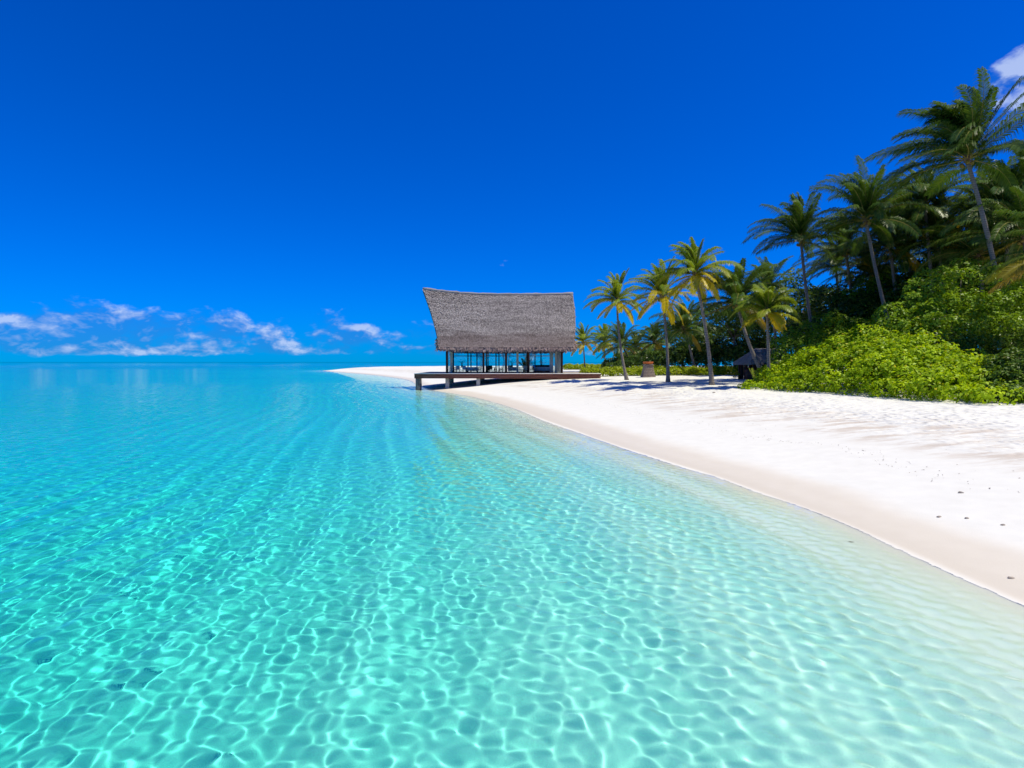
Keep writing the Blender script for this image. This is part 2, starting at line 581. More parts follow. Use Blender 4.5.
M = {}
M['palm'] = leaf_material('palm_leaf_green', (0.024, 0.070, 0.010), (0.12, 0.20, 0.026), (0.42, 0.28, 0.012), trans=0.30, rough=0.38, use_obj=True)
M['palm_light'] = leaf_material('palm_leaf_young', (0.10, 0.18, 0.012), (0.30, 0.37, 0.025), (0.56, 0.44, 0.012), trans=0.38, rough=0.38, use_obj=True)
M['rachis'] = rough_material('leaf_stalk', (0.20, 0.19, 0.04), (0.38, 0.30, 0.07), 2)
M['bark'] = trunk_material()
M['husk'] = rough_material('coconut_husk', (0.16, 0.12, 0.03), (0.30, 0.22, 0.05), 4)
M['fibre'] = rough_material('palm_fibre', (0.10, 0.065, 0.035), (0.26, 0.18, 0.10), 6)
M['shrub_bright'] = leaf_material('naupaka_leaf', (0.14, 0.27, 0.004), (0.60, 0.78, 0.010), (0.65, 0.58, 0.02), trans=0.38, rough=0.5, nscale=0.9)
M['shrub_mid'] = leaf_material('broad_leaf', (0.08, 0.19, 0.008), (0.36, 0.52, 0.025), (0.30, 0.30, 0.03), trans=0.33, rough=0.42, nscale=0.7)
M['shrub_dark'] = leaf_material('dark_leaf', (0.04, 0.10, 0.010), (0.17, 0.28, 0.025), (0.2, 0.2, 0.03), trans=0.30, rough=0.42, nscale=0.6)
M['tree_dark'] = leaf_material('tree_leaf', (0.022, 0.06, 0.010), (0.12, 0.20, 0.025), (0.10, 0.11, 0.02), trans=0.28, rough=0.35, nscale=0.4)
M['hedge'] = leaf_material('hedge_leaf', (0.20, 0.30, 0.006), (0.46, 0.54, 0.015), (0.45, 0.36, 0.04), trans=0.35, rough=0.4, nscale=1.5)
M['yellow_leaf'] = leaf_material('yellow_leaf', (0.40, 0.33, 0.01), (0.60, 0.48, 0.02), trans=0.3)
M['branch'] = rough_material('grey_branch', (0.09, 0.075, 0.06), (0.24, 0.20, 0.17), 4)

# ------------------------------------------------------------------ coconut palms


def frond_mesh(r, az, el, L, droop, wind, n_leaf=54, leaf=1.0, width=0.058):
    """One pinnate leaf, its base at the origin; returns an MB with blade (0) and stalk (1)."""
    mb = MB()
    N = 14
    d = Vector((math.cos(el) * math.cos(az), math.cos(el) * math.sin(az), math.sin(el)))
    p = Vector((0, 0, 0))
    pts, tang = [p.copy()], [d.copy()]
    for i in range(N):
        t = i / N
        d = d + Vector((wind[0], wind[1], -droop * (0.25 + 1.2 * t))) / N
        d.normalize()
        p = p + d * (L / N)
        pts.append(p.copy())
        tang.append(d.copy())
    mb.tube(pts, [0.045 * (1 - 0.88 * i / N) for i in range(N + 1)], 4, False, 1)
    V, F, MI = mb.v, mb.f, mb.mi
    up0 = Vector((0, 0, 1))
    roll = r.normal(0, 0.25)
    for k in range(n_leaf):
        t = 0.10 + 0.90 * (k + 0.5) / n_leaf
        q = t * N
        i = min(int(q), N - 1)
        f = q - i
        P = pts[i].lerp(pts[i + 1], f)
        T = tang[i].lerp(tang[i + 1], f).normalized()
        sd = T.cross(up0)
        if sd.length < 0.15:
            sd = T.cross(Vector((math.cos(az), math.sin(az), 0.2)))
        sd.normalize()
        U = sd.cross(T)
        sd, U = sd * math.cos(roll) + U * math.sin(roll), U * math.cos(roll) - sd * math.sin(roll)
        ll = leaf * (math.sin(math.pi * (0.12 + 0.80 * t)) ** 0.7) * r.uniform(0.75, 1.15)
        for s in (-1, 1):
            D = (sd * s * 1.0 + T * (0.45 + 0.55 * t) + U * r.uniform(0.05, 0.30)).normalized()
            D2 = (D + Vector((wind[0] * 0.8, wind[1] * 0.8, -1.0 - r.uniform(0, 0.7)))).normalized()
            W = (T - D * T.dot(D)).normalized() * width * r.uniform(0.8, 1.2)
            a = P + D * ll * 0.45
            b = a + D2 * ll * 0.55
            n = len(V)
            V += [tuple(P - W * 0.3), tuple(P + W * 0.3), tuple(a + W * 0.5), tuple(a - W * 0.5), tuple(b)]
            F += [[n, n + 1, n + 2, n + 3], [n + 3, n + 2, n + 4]]
            MI += [0, 0]
    return mb


def palm(name, label, base, top, L=4.6, n=24, seed=1, r0=0.20, r1=0.12, bow=0.0, wind=(-0.15, 0), mat='palm', old=0.25, n_leaf=54, leaf=1.1, group=None, nuts=5,
         lo=-38, hi=84, width=0.072):
    r = np.random.default_rng(seed)
    root = empty(name, base, label, 'palm tree', group)
    B, T = Vector((0, 0, -0.15)), top - base
    mid = B.lerp(T, 0.5) + Vector((bow, 0, 0))
    pts, rad = [], []
    K = 22
    for i in range(K + 1):
        t = i / K
        pts.append(B * (1 - t) ** 2 + mid * 2 * t * (1 - t) + T * t * t)
        flare = 1 + 0.75 * math.exp(-t * 16)
        rad.append((r0 * (1 - t) + r1 * t) * flare * (1 + 0.03 * r.normal()))
    tb = MB()
    tb.tube(pts, rad, 12)
    tb.build('trunk', M['bark'], root, smooth=True)
    axis = (pts[-1] - pts[-3]).normalized()
    cs = MB()
    cs.tube([T - axis * 0.35, T, T + axis * 0.45, T + axis * 0.9], [r1 * 1.1, r1 * 1.9, r1 * 1.5, r1 * 0.4], 8)
    cs.build('crown_heart', M['fibre'], root, smooth=True)
    for i in range(n):
        u = (i + 0.5) / n
        el = math.radians(lo + (hi - lo) * u ** 0.70 + r.normal(0, 9))
        az = i * 2.39996 + r.normal(0, 0.2)
        Lf = L * (0.78 + 0.30 * math.sin(math.pi * min(1, u * 1.15))) * r.uniform(0.9, 1.08)
        droop = (1.95 if el > 0.3 else 1.3) * r.uniform(0.6, 1.25)
        mb = frond_mesh(r, az, el, Lf, droop, wind, n_leaf, leaf, width)
        o = mb.build('frond', [M[mat], M['rachis']], root, loc=T + axis * 0.35 * u)
        y = max(0.0, min(1.0, (old - u) / max(old, 0.01) * 1.6 + r.normal(0, 0.12))) if old > 0 else 0.0
        o.color = (y, 0, 0, 1)
    for k in range(nuts):
        w = k * 2.4 + r.uniform(0, 1)
        c = T + Vector((math.cos(w) * 0.32, math.sin(w) * 0.32, -0.25 - 0.12 * (k % 2)))
        nb = MB()
        nb.lathe((0, 0, -0.16), [(0.02, 0), (0.09, 0.04), (0.13, 0.13), (0.12, 0.22), (0.06, 0.30), (0.015, 0.33)], 8)
        nb.build('coconut', M['husk'], root, loc=c, smooth=True)
    return root


def palms():
    w = (-0.25, 0.0)
    # the row on the open sand
    b = on_ground(627, 380); palm('coconut_palm', 'slim coconut palm nearest the pavilion in the row on open sand, trunk leaning left', b, at(617, 302, b.y + 0.6), 4.2, 30, 11, 0.17, 0.11, -0.5, w, 'palm_light', 0.22, leaf=0.8, nuts=3)
    b = on_ground(668, 382); palm('coconut_palm', 'straight trunked coconut palm with yellow lower fronds, between two leaning palms', b, at(662, 297, b.y + 0.3), 4.5, 34, 12, 0.17, 0.11, 0.35, w, 'palm_light', 0.42, leaf=0.85, nuts=4)
    b = on_ground(712, 385); palm('coconut_palm', 'leaning coconut palm with thick trunk standing closest on the sand', b, at(695, 276, b.y + 0.2), 4.1, 34, 13, 0.19, 0.12, 0.45, w, 'palm_light', 0.38, leaf=0.85, nuts=4)
    g = at(769, 366, 48); b = Vector((g.x, g.y, gz(g.x, g.y))); palm('coconut_palm', 'short bright yellow green palm rising behind the left end of the large shrub', b, at(767, 313, 48), 3.0, 28, 14, 0.15, 0.10, 0.1, w, 'palm_light', 0.30, leaf=0.75, nuts=0, lo=-30)
    # low palms beyond the deck
    b = on_ground(585, 371.4); palm('coconut_palm', 'low yellowish palm right beside the pavilion roof corner', b, at(583, 343, b.y), 4.6, 30, 15, 0.15, 0.11, 0.1, w, 'palm_light', 0.45, leaf=0.9, nuts=0)
    b = on_ground(606, 371.2); palm('coconut_palm', 'second low yellowish palm behind the slim leaning palm', b, at(604, 343, b.y), 4.6, 30, 16, 0.15, 0.11, -0.1, w, 'palm_light', 0.40, leaf=0.9, nuts=0)
    b = on_ground(655, 372); palm('coconut_palm', 'low dark green palm behind the stone pedestal', b, at(654, 343, b.y), 4.6, 30, 17, 0.16, 0.12, 0.1, w, 'palm', 0.2, leaf=0.9, nuts=0)
    b = on_ground(640, 371); palm('coconut_palm', 'small distant palm between the slim palm and the stone pedestal', b, at(636, 347, b.y), 4.2, 26, 27, 0.16, 0.12, 0.1, w, 'palm', 0.2, leaf=0.9, nuts=0)
    # dark palms in front of and above the wood
    g = at(768, 366, 54); b = Vector((g.x, g.y, gz(g.x, g.y))); palm('coconut_palm', 'dark drooping palm whose leaning trunk crosses the thatched hut', b, at(737, 303, 56), 5.4, 42, 18, 0.18, 0.13, -0.6, w, 'palm', 0.07, lo=-28, nuts=5)
    def hid(px, Y):
        x = (px - 512) / F_PX * Y
        return Vector((x, Y, gz(x, Y)))
    palm('coconut_palm', 'tall dark palm, leftmost of the three palms towering above the shrubs', hid(822, 60), at(801, 241, 60), 5.6, 42, 19, 0.19, 0.13, -0.5, w, 'palm', 0.0, lo=-8)
    palm('coconut_palm', 'tall dark palm with hanging golden stalks, middle of the three towering palms', hid(907, 54), at(866, 221, 54), 6.0, 44, 20, 0.20, 0.13, -0.6, w, 'palm', 0.0, lo=-8)
    palm('coconut_palm', 'tallest palm, wind blown crown against the white cloud at upper right', hid(1014, 44), at(967, 160, 44), 6.3, 46, 21, 0.21, 0.13, 0.9, (-0.75, 0.1), 'palm', 0.0, lo=-8, n_leaf=66, leaf=1.2)
    palm('coconut_palm', 'shaded palm filling the gap behind the tallest palm trunk', hid(960, 57), at(938, 240, 57), 5.8, 40, 22, 0.19, 0.13, -0.4, w, 'palm', 0.06, lo=-28)
    palm('coconut_palm', 'palm at the right edge with crown partly out of view below the cloud', hid(1050, 50), at(1030, 196, 50), 5.9, 42, 23, 0.20, 0.13, -0.3, (-0.4, 0), 'palm', 0.07, lo=-28)
    palm('coconut_palm', 'palm whose hanging fronds enter at the right edge beside the rounded shrub', hid(1075, 36), at(1062, 262, 36), 4.6, 24, 24, 0.20, 0.13, -0.3, w, 'palm', 0.30, lo=-28)
    palm('coconut_palm', 'half hidden dark palm between the two left towering palms', hid(842, 74), at(836, 268, 74), 4.8, 22, 25, 0.19, 0.13, 0.2, w, 'palm', 0.06, lo=-28)
    palm('coconut_palm', 'half hidden palm in the wood right of the middle towering palm', hid(905, 70), at(905, 262, 70), 5.0, 22, 26, 0.19, 0.13, 0.2, w, 'palm', 0.07, lo=-28)
    for px, py, Y, ttl, sd in ((985, 222, 60, 'shaded palm filling the sky right of the tallest palm trunk', 31), (905, 226, 62, 'shaded palm between the middle towering palm and the tallest palm', 32),
                               (1018, 262, 52, 'dark palm with crown behind the rounded shrub at the right edge', 33), (945, 268, 62, 'low dark palm behind the top of the rounded shrub', 34),
                               (872, 276, 66, 'low dark palm just above the middle shrub', 35), (768, 292, 76, 'dark palm left of the leftmost towering palm', 36),
                               (925, 208, 56, 'shaded palm left of the tallest palm, level with its lowest fronds', 37), (1003, 216, 50, 'shaded palm with crown touching the tallest palm trunk on its right', 38),
                               (978, 256, 52, 'low shaded palm at the foot of the tallest palm trunk', 39), (890, 248, 60, 'shaded palm just right of the middle towering palm trunk', 40),
                               (846, 252, 66, 'shaded palm between the leftmost and middle towering palms', 42), (1024, 238, 45, 'dark palm cut by the right edge above the rounded shrub', 43),
                               (622, 346, 104, 'small far palm behind the slim palm trunk', 44), (684, 330, 84, 'dark palm between the straight palm and the thick leaning palm', 45)):
        palm('coconut_palm', ttl, hid(px + 12, Y), at(px, py, Y), 5.7, 38, sd, 0.19, 0.13, 0.3, w, 'palm', 0.06, lo=-28)

# ------------------------------------------------------------------ broadleaf trees and shrubs


def leaves_mesh(name, P, Nrm, size, mat, parent, r, aspect=0.55, flat=0.5):
    """Diamond leaves folded along the midrib at points P, facing roughly Nrm."""
    n = len(P)
    a = r.normal(size=(n, 3))
    nr = Nrm + flat * r.normal(size=(n, 3))
    nr /= np.linalg.norm(nr, axis=1)[:, None] + 1e-9
    a -= nr * np.sum(a * nr, 1)[:, None]
    a /= np.linalg.norm(a, axis=1)[:, None] + 1e-9
    b = np.cross(nr, a)
    s = (size * r.uniform(0.65, 1.25, n))[:, None]
    v = np.stack([P - a * s * 0.5, P + b * s * aspect * 0.5 + nr * s * 0.10, P + a * s * 0.5 - nr * s * 0.12, P - b * s * aspect * 0.5 + nr * s * 0.10], 1)
    idx = np.arange(n * 4).reshape(n, 4)
    return mesh_np(name, v.reshape(-1, 3), idx, np.full(n, 4), mat, parent=parent)


def blob_points(r, C, R, n, keep_in=0.82, zmin=None):
    """Points on the outer skin of a heap of ellipsoids (centres C, radii R)."""
    area = R[:, 0] * R[:, 1] + R[:, 0] * R[:, 2]
    i = r.choice(len(C), n, p=area / area.sum())
    d = r.normal(size=(n, 3))
    d /= np.linalg.norm(d, axis=1)[:, None]
    d[:, 2] = np.where(r.uniform(size=n) < 0.7, np.abs(d[:, 2]), d[:, 2])
    rad = 1 - 0.28 * r.uniform(size=n) ** 2 + 0.06 * r.normal(size=n)
    P = C[i] + d * R[i] * rad[:, None]
    ok = np.ones(n, bool)
    for c, q in zip(C, R):
        ok &= np.sum(((P - c) / q) ** 2, 1) > keep_in ** 2 * 0.55
    if zmin is not None:
        ok &= P[:, 2] > zmin
    nr = d + np.array([0, 0, 0.55])
    nr /= np.linalg.norm(nr, axis=1)[:, None]
    return P[ok], nr[ok]


def shrub(name, label, outline, Yf, thick, mat, seed, lobe=0.8, leaf=0.2, n=16000, rows=5, front=0.35, cat='shrub', group=None, rosette=5, stems=6):
    """A mound of leaves; its skyline runs through the outline's pixels at the back, sloping down to the front foot."""
    r = np.random.default_rng(seed)
    ox = np.array([p[0] for p in outline], float)
    oy = np.array([p[1] for p in outline], float)
    C, R = [], []
    for j in range(rows):
        f = j / max(1, rows - 1)
        hf = front + (1 - front) * math.sin(f * math.pi / 2)
        px = ox[0]
        while px <= ox[-1]:
            Y0 = Yf(px)
            Y = Y0 + thick * f
            top = np.interp(px, ox, oy)
            X = (px - 512) / F_PX * Y
            g = gz(X, Y)
            _, bz = ray(px, top)
            h = max(0.35, (CAM_Z + bz * (Y0 + thick * 0.75) - g) * hf)
            rr = lobe * r.uniform(0.5, 1.35)
            rz = min(h * 0.55, rr)
            C.append((X + r.normal(0, 0.2), Y + r.normal(0, 0.25), g + h - rz * r.uniform(0.55, 1.25)))
            R.append((rr, rr, rz))
            if j == 0:
                C.append((X + r.normal(0, 0.1), Y - 0.15, g + 0.22))
                R.append((rr * 0.9, 0.6, 0.32))
            if h > 1.6 * rr:
                C.append((X + r.normal(0, 0.3), Y + r.normal(0, 0.2) - 0.2, g + h * 0.45))
                R.append((rr * 1.1, rr, h * 0.42))
            px += 1.15 * rr * F_PX / Y
    C, R = np.array(C), np.array(R)
    o = Vector((C[:, 0].mean(), C[:, 1].mean(), 0))
    o.z = gz(o.x, o.y)
    root = empty(name, o, label, cat, group)
    P, N = blob_points(r, C, R, n)
    if rosette > 1:
        k = rosette
        ctr = np.repeat(P, k, 0)
        nn = np.repeat(N, k, 0)
        ang = r.normal(size=ctr.shape)
        ang -= nn * np.sum(ang * nn, 1)[:, None] * 0.8
        ang /= np.linalg.norm(ang, axis=1)[:, None]
        P = ctr + ang * leaf * 0.75 + nn * leaf * 0.15
        N = nn + ang * 0.35
    P = P - np.array(o)
    leaves_mesh('foliage', P, N, leaf, mat, root, r, 0.58, 0.35)
    for i in r.choice(len(C), min(stems, len(C)), replace=False):
        c = Vector(C[i]) - o
        f = Vector((c.x * 0.93, c.y * 0.97, gz(c.x * 0.93 + o.x, c.y * 0.97 + o.y) - o.z - 0.05))
        q = f.lerp(c, 0.5) + Vector((r.normal(0, 0.15), r.normal(0, 0.15), 0))
        sb = MB()
        sb.tube([f, q, c], [0.05, 0.035, 0.015], 5)
        sb.build('stem', M['branch'], root)
    return root


def tree(name, label, px, top_py, Y, rx, mat, seed, n=7000, leaf=0.32, cat='tree', group=None, clumps=38, low=0.25):
    r = np.random.default_rng(seed)
    X = (px - 512) / F_PX * Y
    g = gz(X, Y)
    _, bz = ray(px, top_py)
    H = CAM_Z + bz * Y - g
    root = empty(name, (X, Y, g), label, cat, group)
    tb = MB()
    hs = H * 0.45
    lean = Vector((r.normal(0, 0.5), r.normal(0, 0.3), 0))
    fork = Vector((0, 0, hs)) + lean
    tb.tube([Vector((0, 0, -0.2)), lean * 0.4 + Vector((0, 0, hs * 0.5)), fork], [0.28, 0.21, 0.16], 9)
    cz, hz = H * (0.5 + low * 0.5), H * (0.5 - low * 0.5)
    C, R = [], []
    while len(C) < clumps:
        d = r.uniform(-1, 1, 3)
        if np.linalg.norm(d) > 1 or np.linalg.norm(d) < 0.35:
            continue
        k = r.uniform(0.16, 0.30)
        C.append((d[0] * rx * (1 - k * 0.5), d[1] * rx * 0.8, cz + d[2] * hz * 0.86))
        R.append((rx * k, rx * k, min(rx, hz) * k * 0.75))
    C, R = np.array(C), np.array(R)
    for i in range(0, clumps, 3):
        c = Vector(C[i])
        q = fork.lerp(c, 0.5) + Vector((0, 0, 0.3))
        tb.tube([fork, q, c], [0.10, 0.06, 0.02], 5)
    tb.build('trunk', M['branch'], root, smooth=True)
    P, N = blob_points(r, C, R, n, 0.6)
    leaves_mesh('crown', P, N, leaf, mat, root, r, 0.55, 0.6)
    return root


def greenery():
    a, b = on_ground(752, 389), on_ground(1010, 406)
    def line(px):
        # depth along the straight foot of the large shrub
        ta, tb = (752 - 512) / F_PX, (1010 - 512) / F_PX
        t = (px - 512) / F_PX
        ex, ey = b.x - a.x, b.y - a.y
        s = (t * a.y - a.x) / (ex - t * ey)
        return a.y + s * ey
    shrub('beach_shrub', 'large bright yellow green shrub sloping down to the sand', [(757, 381), (775, 366), (800, 354), (835, 338), (868, 327), (900, 333), (935, 345), (970, 357), (1000, 362), (1010, 380)],
          lambda p: line(p) + 0.6, 5.5, M['shrub_bright'], 41, 1.0, 0.23, 13000, 7, 0.30, stems=8)
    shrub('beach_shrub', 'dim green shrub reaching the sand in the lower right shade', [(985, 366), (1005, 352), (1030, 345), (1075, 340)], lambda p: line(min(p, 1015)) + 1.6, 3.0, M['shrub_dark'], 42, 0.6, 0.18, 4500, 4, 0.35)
    shrub('beach_shrub', 'darker shrub between the bright shrub and the small yellow palm', [(778, 338), (800, 322), (825, 313), (850, 316), (880, 318), (905, 325)], lambda p: 52.0, 4.0, M['shrub_mid'], 43, 0.9, 0.24, 5500, 4, 0.5)
    shrub('sea_grape', 'tall rounded glossy shrub on the right with pale branches showing', [(880, 312), (905, 284), (930, 267), (965, 258), (1000, 263), (1030, 276), (1060, 292)], lambda p: 39.5, 5.0, M['shrub_mid'], 44, 0.85, 0.22, 9500, 5, 0.55, stems=14)
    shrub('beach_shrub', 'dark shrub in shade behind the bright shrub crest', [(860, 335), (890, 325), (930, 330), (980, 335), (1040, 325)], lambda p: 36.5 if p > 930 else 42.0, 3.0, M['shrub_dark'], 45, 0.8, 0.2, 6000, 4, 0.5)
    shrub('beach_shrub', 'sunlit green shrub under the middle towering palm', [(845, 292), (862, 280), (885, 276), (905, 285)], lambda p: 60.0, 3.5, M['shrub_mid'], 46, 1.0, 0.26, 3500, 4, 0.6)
    # low hedges on the far side of the sand
    y0 = on_ground(680, 375.4).y
    shrub('low_hedge', 'long low bright green hedge behind the row of palms', [(584, 368.5), (600, 367.5), (640, 367.3), (690, 367.0), (745, 366.0)], lambda p: y0, 1.6, M['hedge'], 47, 0.55, 0.22, 9000, 3, 0.8, cat='hedge', rosette=4, stems=3)
    y1 = on_ground(590, 369.6).y
    shrub('low_hedge', 'short far hedge at the right end of the pavilion', [(566, 364.8), (585, 364.6), (606, 364.9)], lambda p: y1, 2.0, M['hedge'], 48, 0.8, 0.35, 2200, 3, 0.8, cat='hedge', rosette=4, stems=2)
    # the wood behind
    T = [(628, 352, 128, 4.5, 'mid height tree furthest left in the far wood'), (655, 340, 118, 6.0, 'dark tree behind the pedestal and its low palm'),
         (683, 318, 104, 6.0, 'dark leafy tree between the two yellow leaved palms'), (706, 303, 92, 6.0, 'dense dark tree behind the thick leaning palm trunk'),
         (735, 292, 84, 6.5, 'dark tree behind the drooping palm'), (768, 286, 82, 6.5, 'dark tree above the thatched hut'),
         (795, 268, 78, 6.5, 'open crowned tree with sky gaps beside the leftmost tall palm'), (832, 272, 72, 6.0, 'tree behind the leftmost and middle tall palms'),
         (872, 262, 68, 6.0, 'tree right behind the middle tall palm trunk'), (915, 250, 66, 6.5, 'dark tree left of the tallest palm trunk'),
         (962, 240, 62, 6.5, 'dark tree behind the tallest palm trunk'), (1012, 232, 58, 6.5, 'dark tree at the right edge behind the rounded shrub'), (1065, 240, 52, 6.0, 'dark tree just outside the right edge')]
    for i, (px, py, Y, rx, lab) in enumerate(T):
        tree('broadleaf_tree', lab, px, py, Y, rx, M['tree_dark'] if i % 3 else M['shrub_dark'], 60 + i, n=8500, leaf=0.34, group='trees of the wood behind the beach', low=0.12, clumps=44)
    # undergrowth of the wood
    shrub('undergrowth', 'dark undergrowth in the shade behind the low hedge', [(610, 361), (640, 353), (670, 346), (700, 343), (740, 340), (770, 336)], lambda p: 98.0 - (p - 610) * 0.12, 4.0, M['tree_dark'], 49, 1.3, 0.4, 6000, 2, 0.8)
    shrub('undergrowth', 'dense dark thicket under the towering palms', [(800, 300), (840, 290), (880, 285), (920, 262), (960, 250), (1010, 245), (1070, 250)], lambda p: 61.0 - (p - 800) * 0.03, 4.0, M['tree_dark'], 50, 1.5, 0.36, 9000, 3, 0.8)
    # small plants
    p = on_ground(735, 379.5)
    r = np.random.default_rng(5)
    root = empty('seedling', p, 'tiny yellow leaved seedling alone on the sand', 'plant')
    q = np.abs(r.normal(0, 1, (60, 3))) * 0 + r.normal(0, 0.22, (60, 3)) + np.array([0, 0, 0.55])
    leaves_mesh('foliage', q, r.normal(0, 0.4, (60, 3)) + np.array([0, 0, 1]), 0.28, M['yellow_leaf'], root, r)
    sb = MB(); sb.tube([(0, 0, -0.05), (0.02, 0, 0.3), (0, 0, 0.6)], [0.03, 0.025, 0.015], 5); sb.build('stem', M['branch'], root)
    x = (757 - 512) / F_PX * 50
    p = Vector((x, 50, gz(x, 50)))
    root = empty('young_palm', p, 'upright pale green palm shoot in front of the thatched hut', 'plant')
    for k in range(7):
        mb = frond_mesh(r, k * 0.9, math.radians(62 + 3 * k), 1.7, 0.5, (0, 0), 14, 0.45, 0.08)
        o = mb.build('frond', [M['palm_light'], M['rachis']], root)
        o.color = (0, 0, 0, 1)


palms()
greenery()

# ------------------------------------------------------------------ pavilion on its deck


def thatch_material(name, dark, light):
    m, t = material(name)
    tc = t.n('ShaderNodeTexCoord').outputs['Object']
    z = t.n('ShaderNodeSeparateXYZ', {0: tc}).outputs[2]
    rnd = t.n('ShaderNodeNewGeometry').outputs['Random Per Island']
    streak = t.noise(t.n('ShaderNodeMapping', {0: tc, 3: (0.22, 1.0, 1.5)}).outputs[0], 1.0, 5, 0.65).outputs[0]
    nz = t.noise(tc, 4.0, 4, 0.6).outputs[0]
    f = t.m('ADD', t.m('MULTIPLY', rnd, 0.62), t.m('MULTIPLY', t.step(streak, 0.34, 0.66), 0.30))
    f = t.m('ADD', f, t.m('MULTIPLY', t.m('SUBTRACT', nz, 0.4), 0.5), clamp=True)
    col = t.mix(f, dark, light)
    # brown weathered lower third, rain soaks it longest
    low = t.step(t.m('ADD', z, t.m('MULTIPLY', t.m('SUBTRACT', streak, 0.5), 2.2)), 6.0, 4.6)
    col = t.mix(t.m('MULTIPLY', low, 0.62), col, t.mix(f, (0.095, 0.068, 0.066), (0.20, 0.145, 0.14)))
    bp = t.n('ShaderNodeBump', {'Strength': 0.4, 'Distance': 0.05, 'Height': nz})
    b = t.n('ShaderNodeBsdfPrincipled', {'Base Color': col, 'Roughness': 0.95, 'Normal': bp.outputs[0], 'Specular IOR Level': 0.1})
    t.n('ShaderNodeOutputMaterial', {0: b.outputs[0]})
    return m


M['thatch'] = thatch_material('grey_thatch', (0.115, 0.098, 0.095), (0.46, 0.415, 0.405))
M['thatch_brown'] = rough_material('brown_thatch', (0.15, 0.105, 0.10), (0.40, 0.30, 0.28), 5.0, 0.95, bump=0.4, island=0.75, spec=0.1)
M['thatch_pale'] = rough_material('pale_thatch', (0.22, 0.17, 0.14), (0.55, 0.46, 0.40), 5.0, 0.95, bump=0.4, island=0.75, spec=0.1)  # lighter thatch colour for the hut roof
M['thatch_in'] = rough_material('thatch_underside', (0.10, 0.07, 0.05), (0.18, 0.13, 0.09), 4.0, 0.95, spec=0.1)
M['dark_wood'] = rough_material('dark_red_timber', (0.045, 0.016, 0.011), (0.10, 0.038, 0.024), 3.0, 0.6, (1, 1, 0.2))
M['deck_wood'] = rough_material('weathered_decking', (0.24, 0.21, 0.20), (0.40, 0.36, 0.345), 3.0, 0.8, (0.3, 3, 1))
M['fascia'] = rough_material('fascia_timber', (0.13, 0.045, 0.032), (0.26, 0.105, 0.075), 2.0, 0.7, (0.3, 1, 6))
M['concrete'] = rough_material('pale_concrete', (0.38, 0.36, 0.33), (0.52, 0.50, 0.46), 3.0, 0.9)
M['stained'] = rough_material('stained_concrete', (0.10, 0.09, 0.08), (0.22, 0.20, 0.18), 3.0, 0.9)
M['pale_frame'] = rough_material('pale_frame', (0.38, 0.38, 0.30), (0.50, 0.50, 0.40), 2.0, 0.6)
M['white'] = rough_material('white_cloth', (0.74, 0.74, 0.74), (0.82, 0.82, 0.82), 3.0, 0.8)
M['cushion'] = rough_material('pale_blue_cushion', (0.34, 0.50, 0.62), (0.44, 0.60, 0.72), 3.0, 0.85)
M['black_wood'] = rough_material('black_wood', (0.012, 0.011, 0.012), (0.03, 0.028, 0.03), 3.0, 0.45)
M['terracotta'] = rough_material('orange_bowl', (0.45, 0.10, 0.02), (0.62, 0.17, 0.04), 4.0, 0.6)
M['stone'] = rough_material('stone_block', (0.17, 0.13, 0.11), (0.36, 0.29, 0.25), 7.0, 0.9, (1, 1, 2.5), 0.6)
M['blue'] = rough_material('blue_cloth', (0.02, 0.22, 0.62), (0.03, 0.30, 0.75), 3.0, 0.8)
M['debris'] = rough_material('dry_debris', (0.22, 0.18, 0.15), (0.45, 0.38, 0.31), 9.0, 0.9)


def glass_material():
    m, t = material('window_glass')
    tr = t.n('ShaderNodeBsdfTransparent', {0: (0.94, 0.985, 0.985, 1)})
    gl = t.n('ShaderNodeBsdfGlossy', {'Color': (1, 1, 1, 1), 'Roughness': 0.02})
    fr = t.n('ShaderNodeFresnel', {'IOR': 1.5}).outputs[0]
    mx = t.n('ShaderNodeMixShader', {0: t.m('MULTIPLY', fr, 0.4), 1: tr.outputs[0], 2: gl.outputs[0]})
    t.n('ShaderNodeOutputMaterial', {0: mx.outputs[0]})
    return m


M['glass'] = glass_material()
DECK_Z = 2.19


def roof_point(u, v, side):
    """Front (side -1) or back (side 1) slope; v runs from the ridge to the eave."""
    xl = -9.75 - 3.0 * (1 - v) ** 1.45
    xr = 8.15 + 0.62 * math.sin(min(1, (1 - v) * 1.15) * math.pi * 0.62)
    x = xl + (xr - xl) * u
    zr = 13.28 + 0.85 * max(0, (0.55 - u) / 0.55) ** 2.2 + 0.12 * max(0, (u - 0.72) / 0.28) ** 2
    ze = 5.62 + 0.10 * (abs(u - 0.5) * 2) ** 3
    z = ze + (zr - ze) * (1 - v) ** 1.12
    y = 82.0 + side * (6.6 * v ** 0.92)
    return Vector((x, y, z))


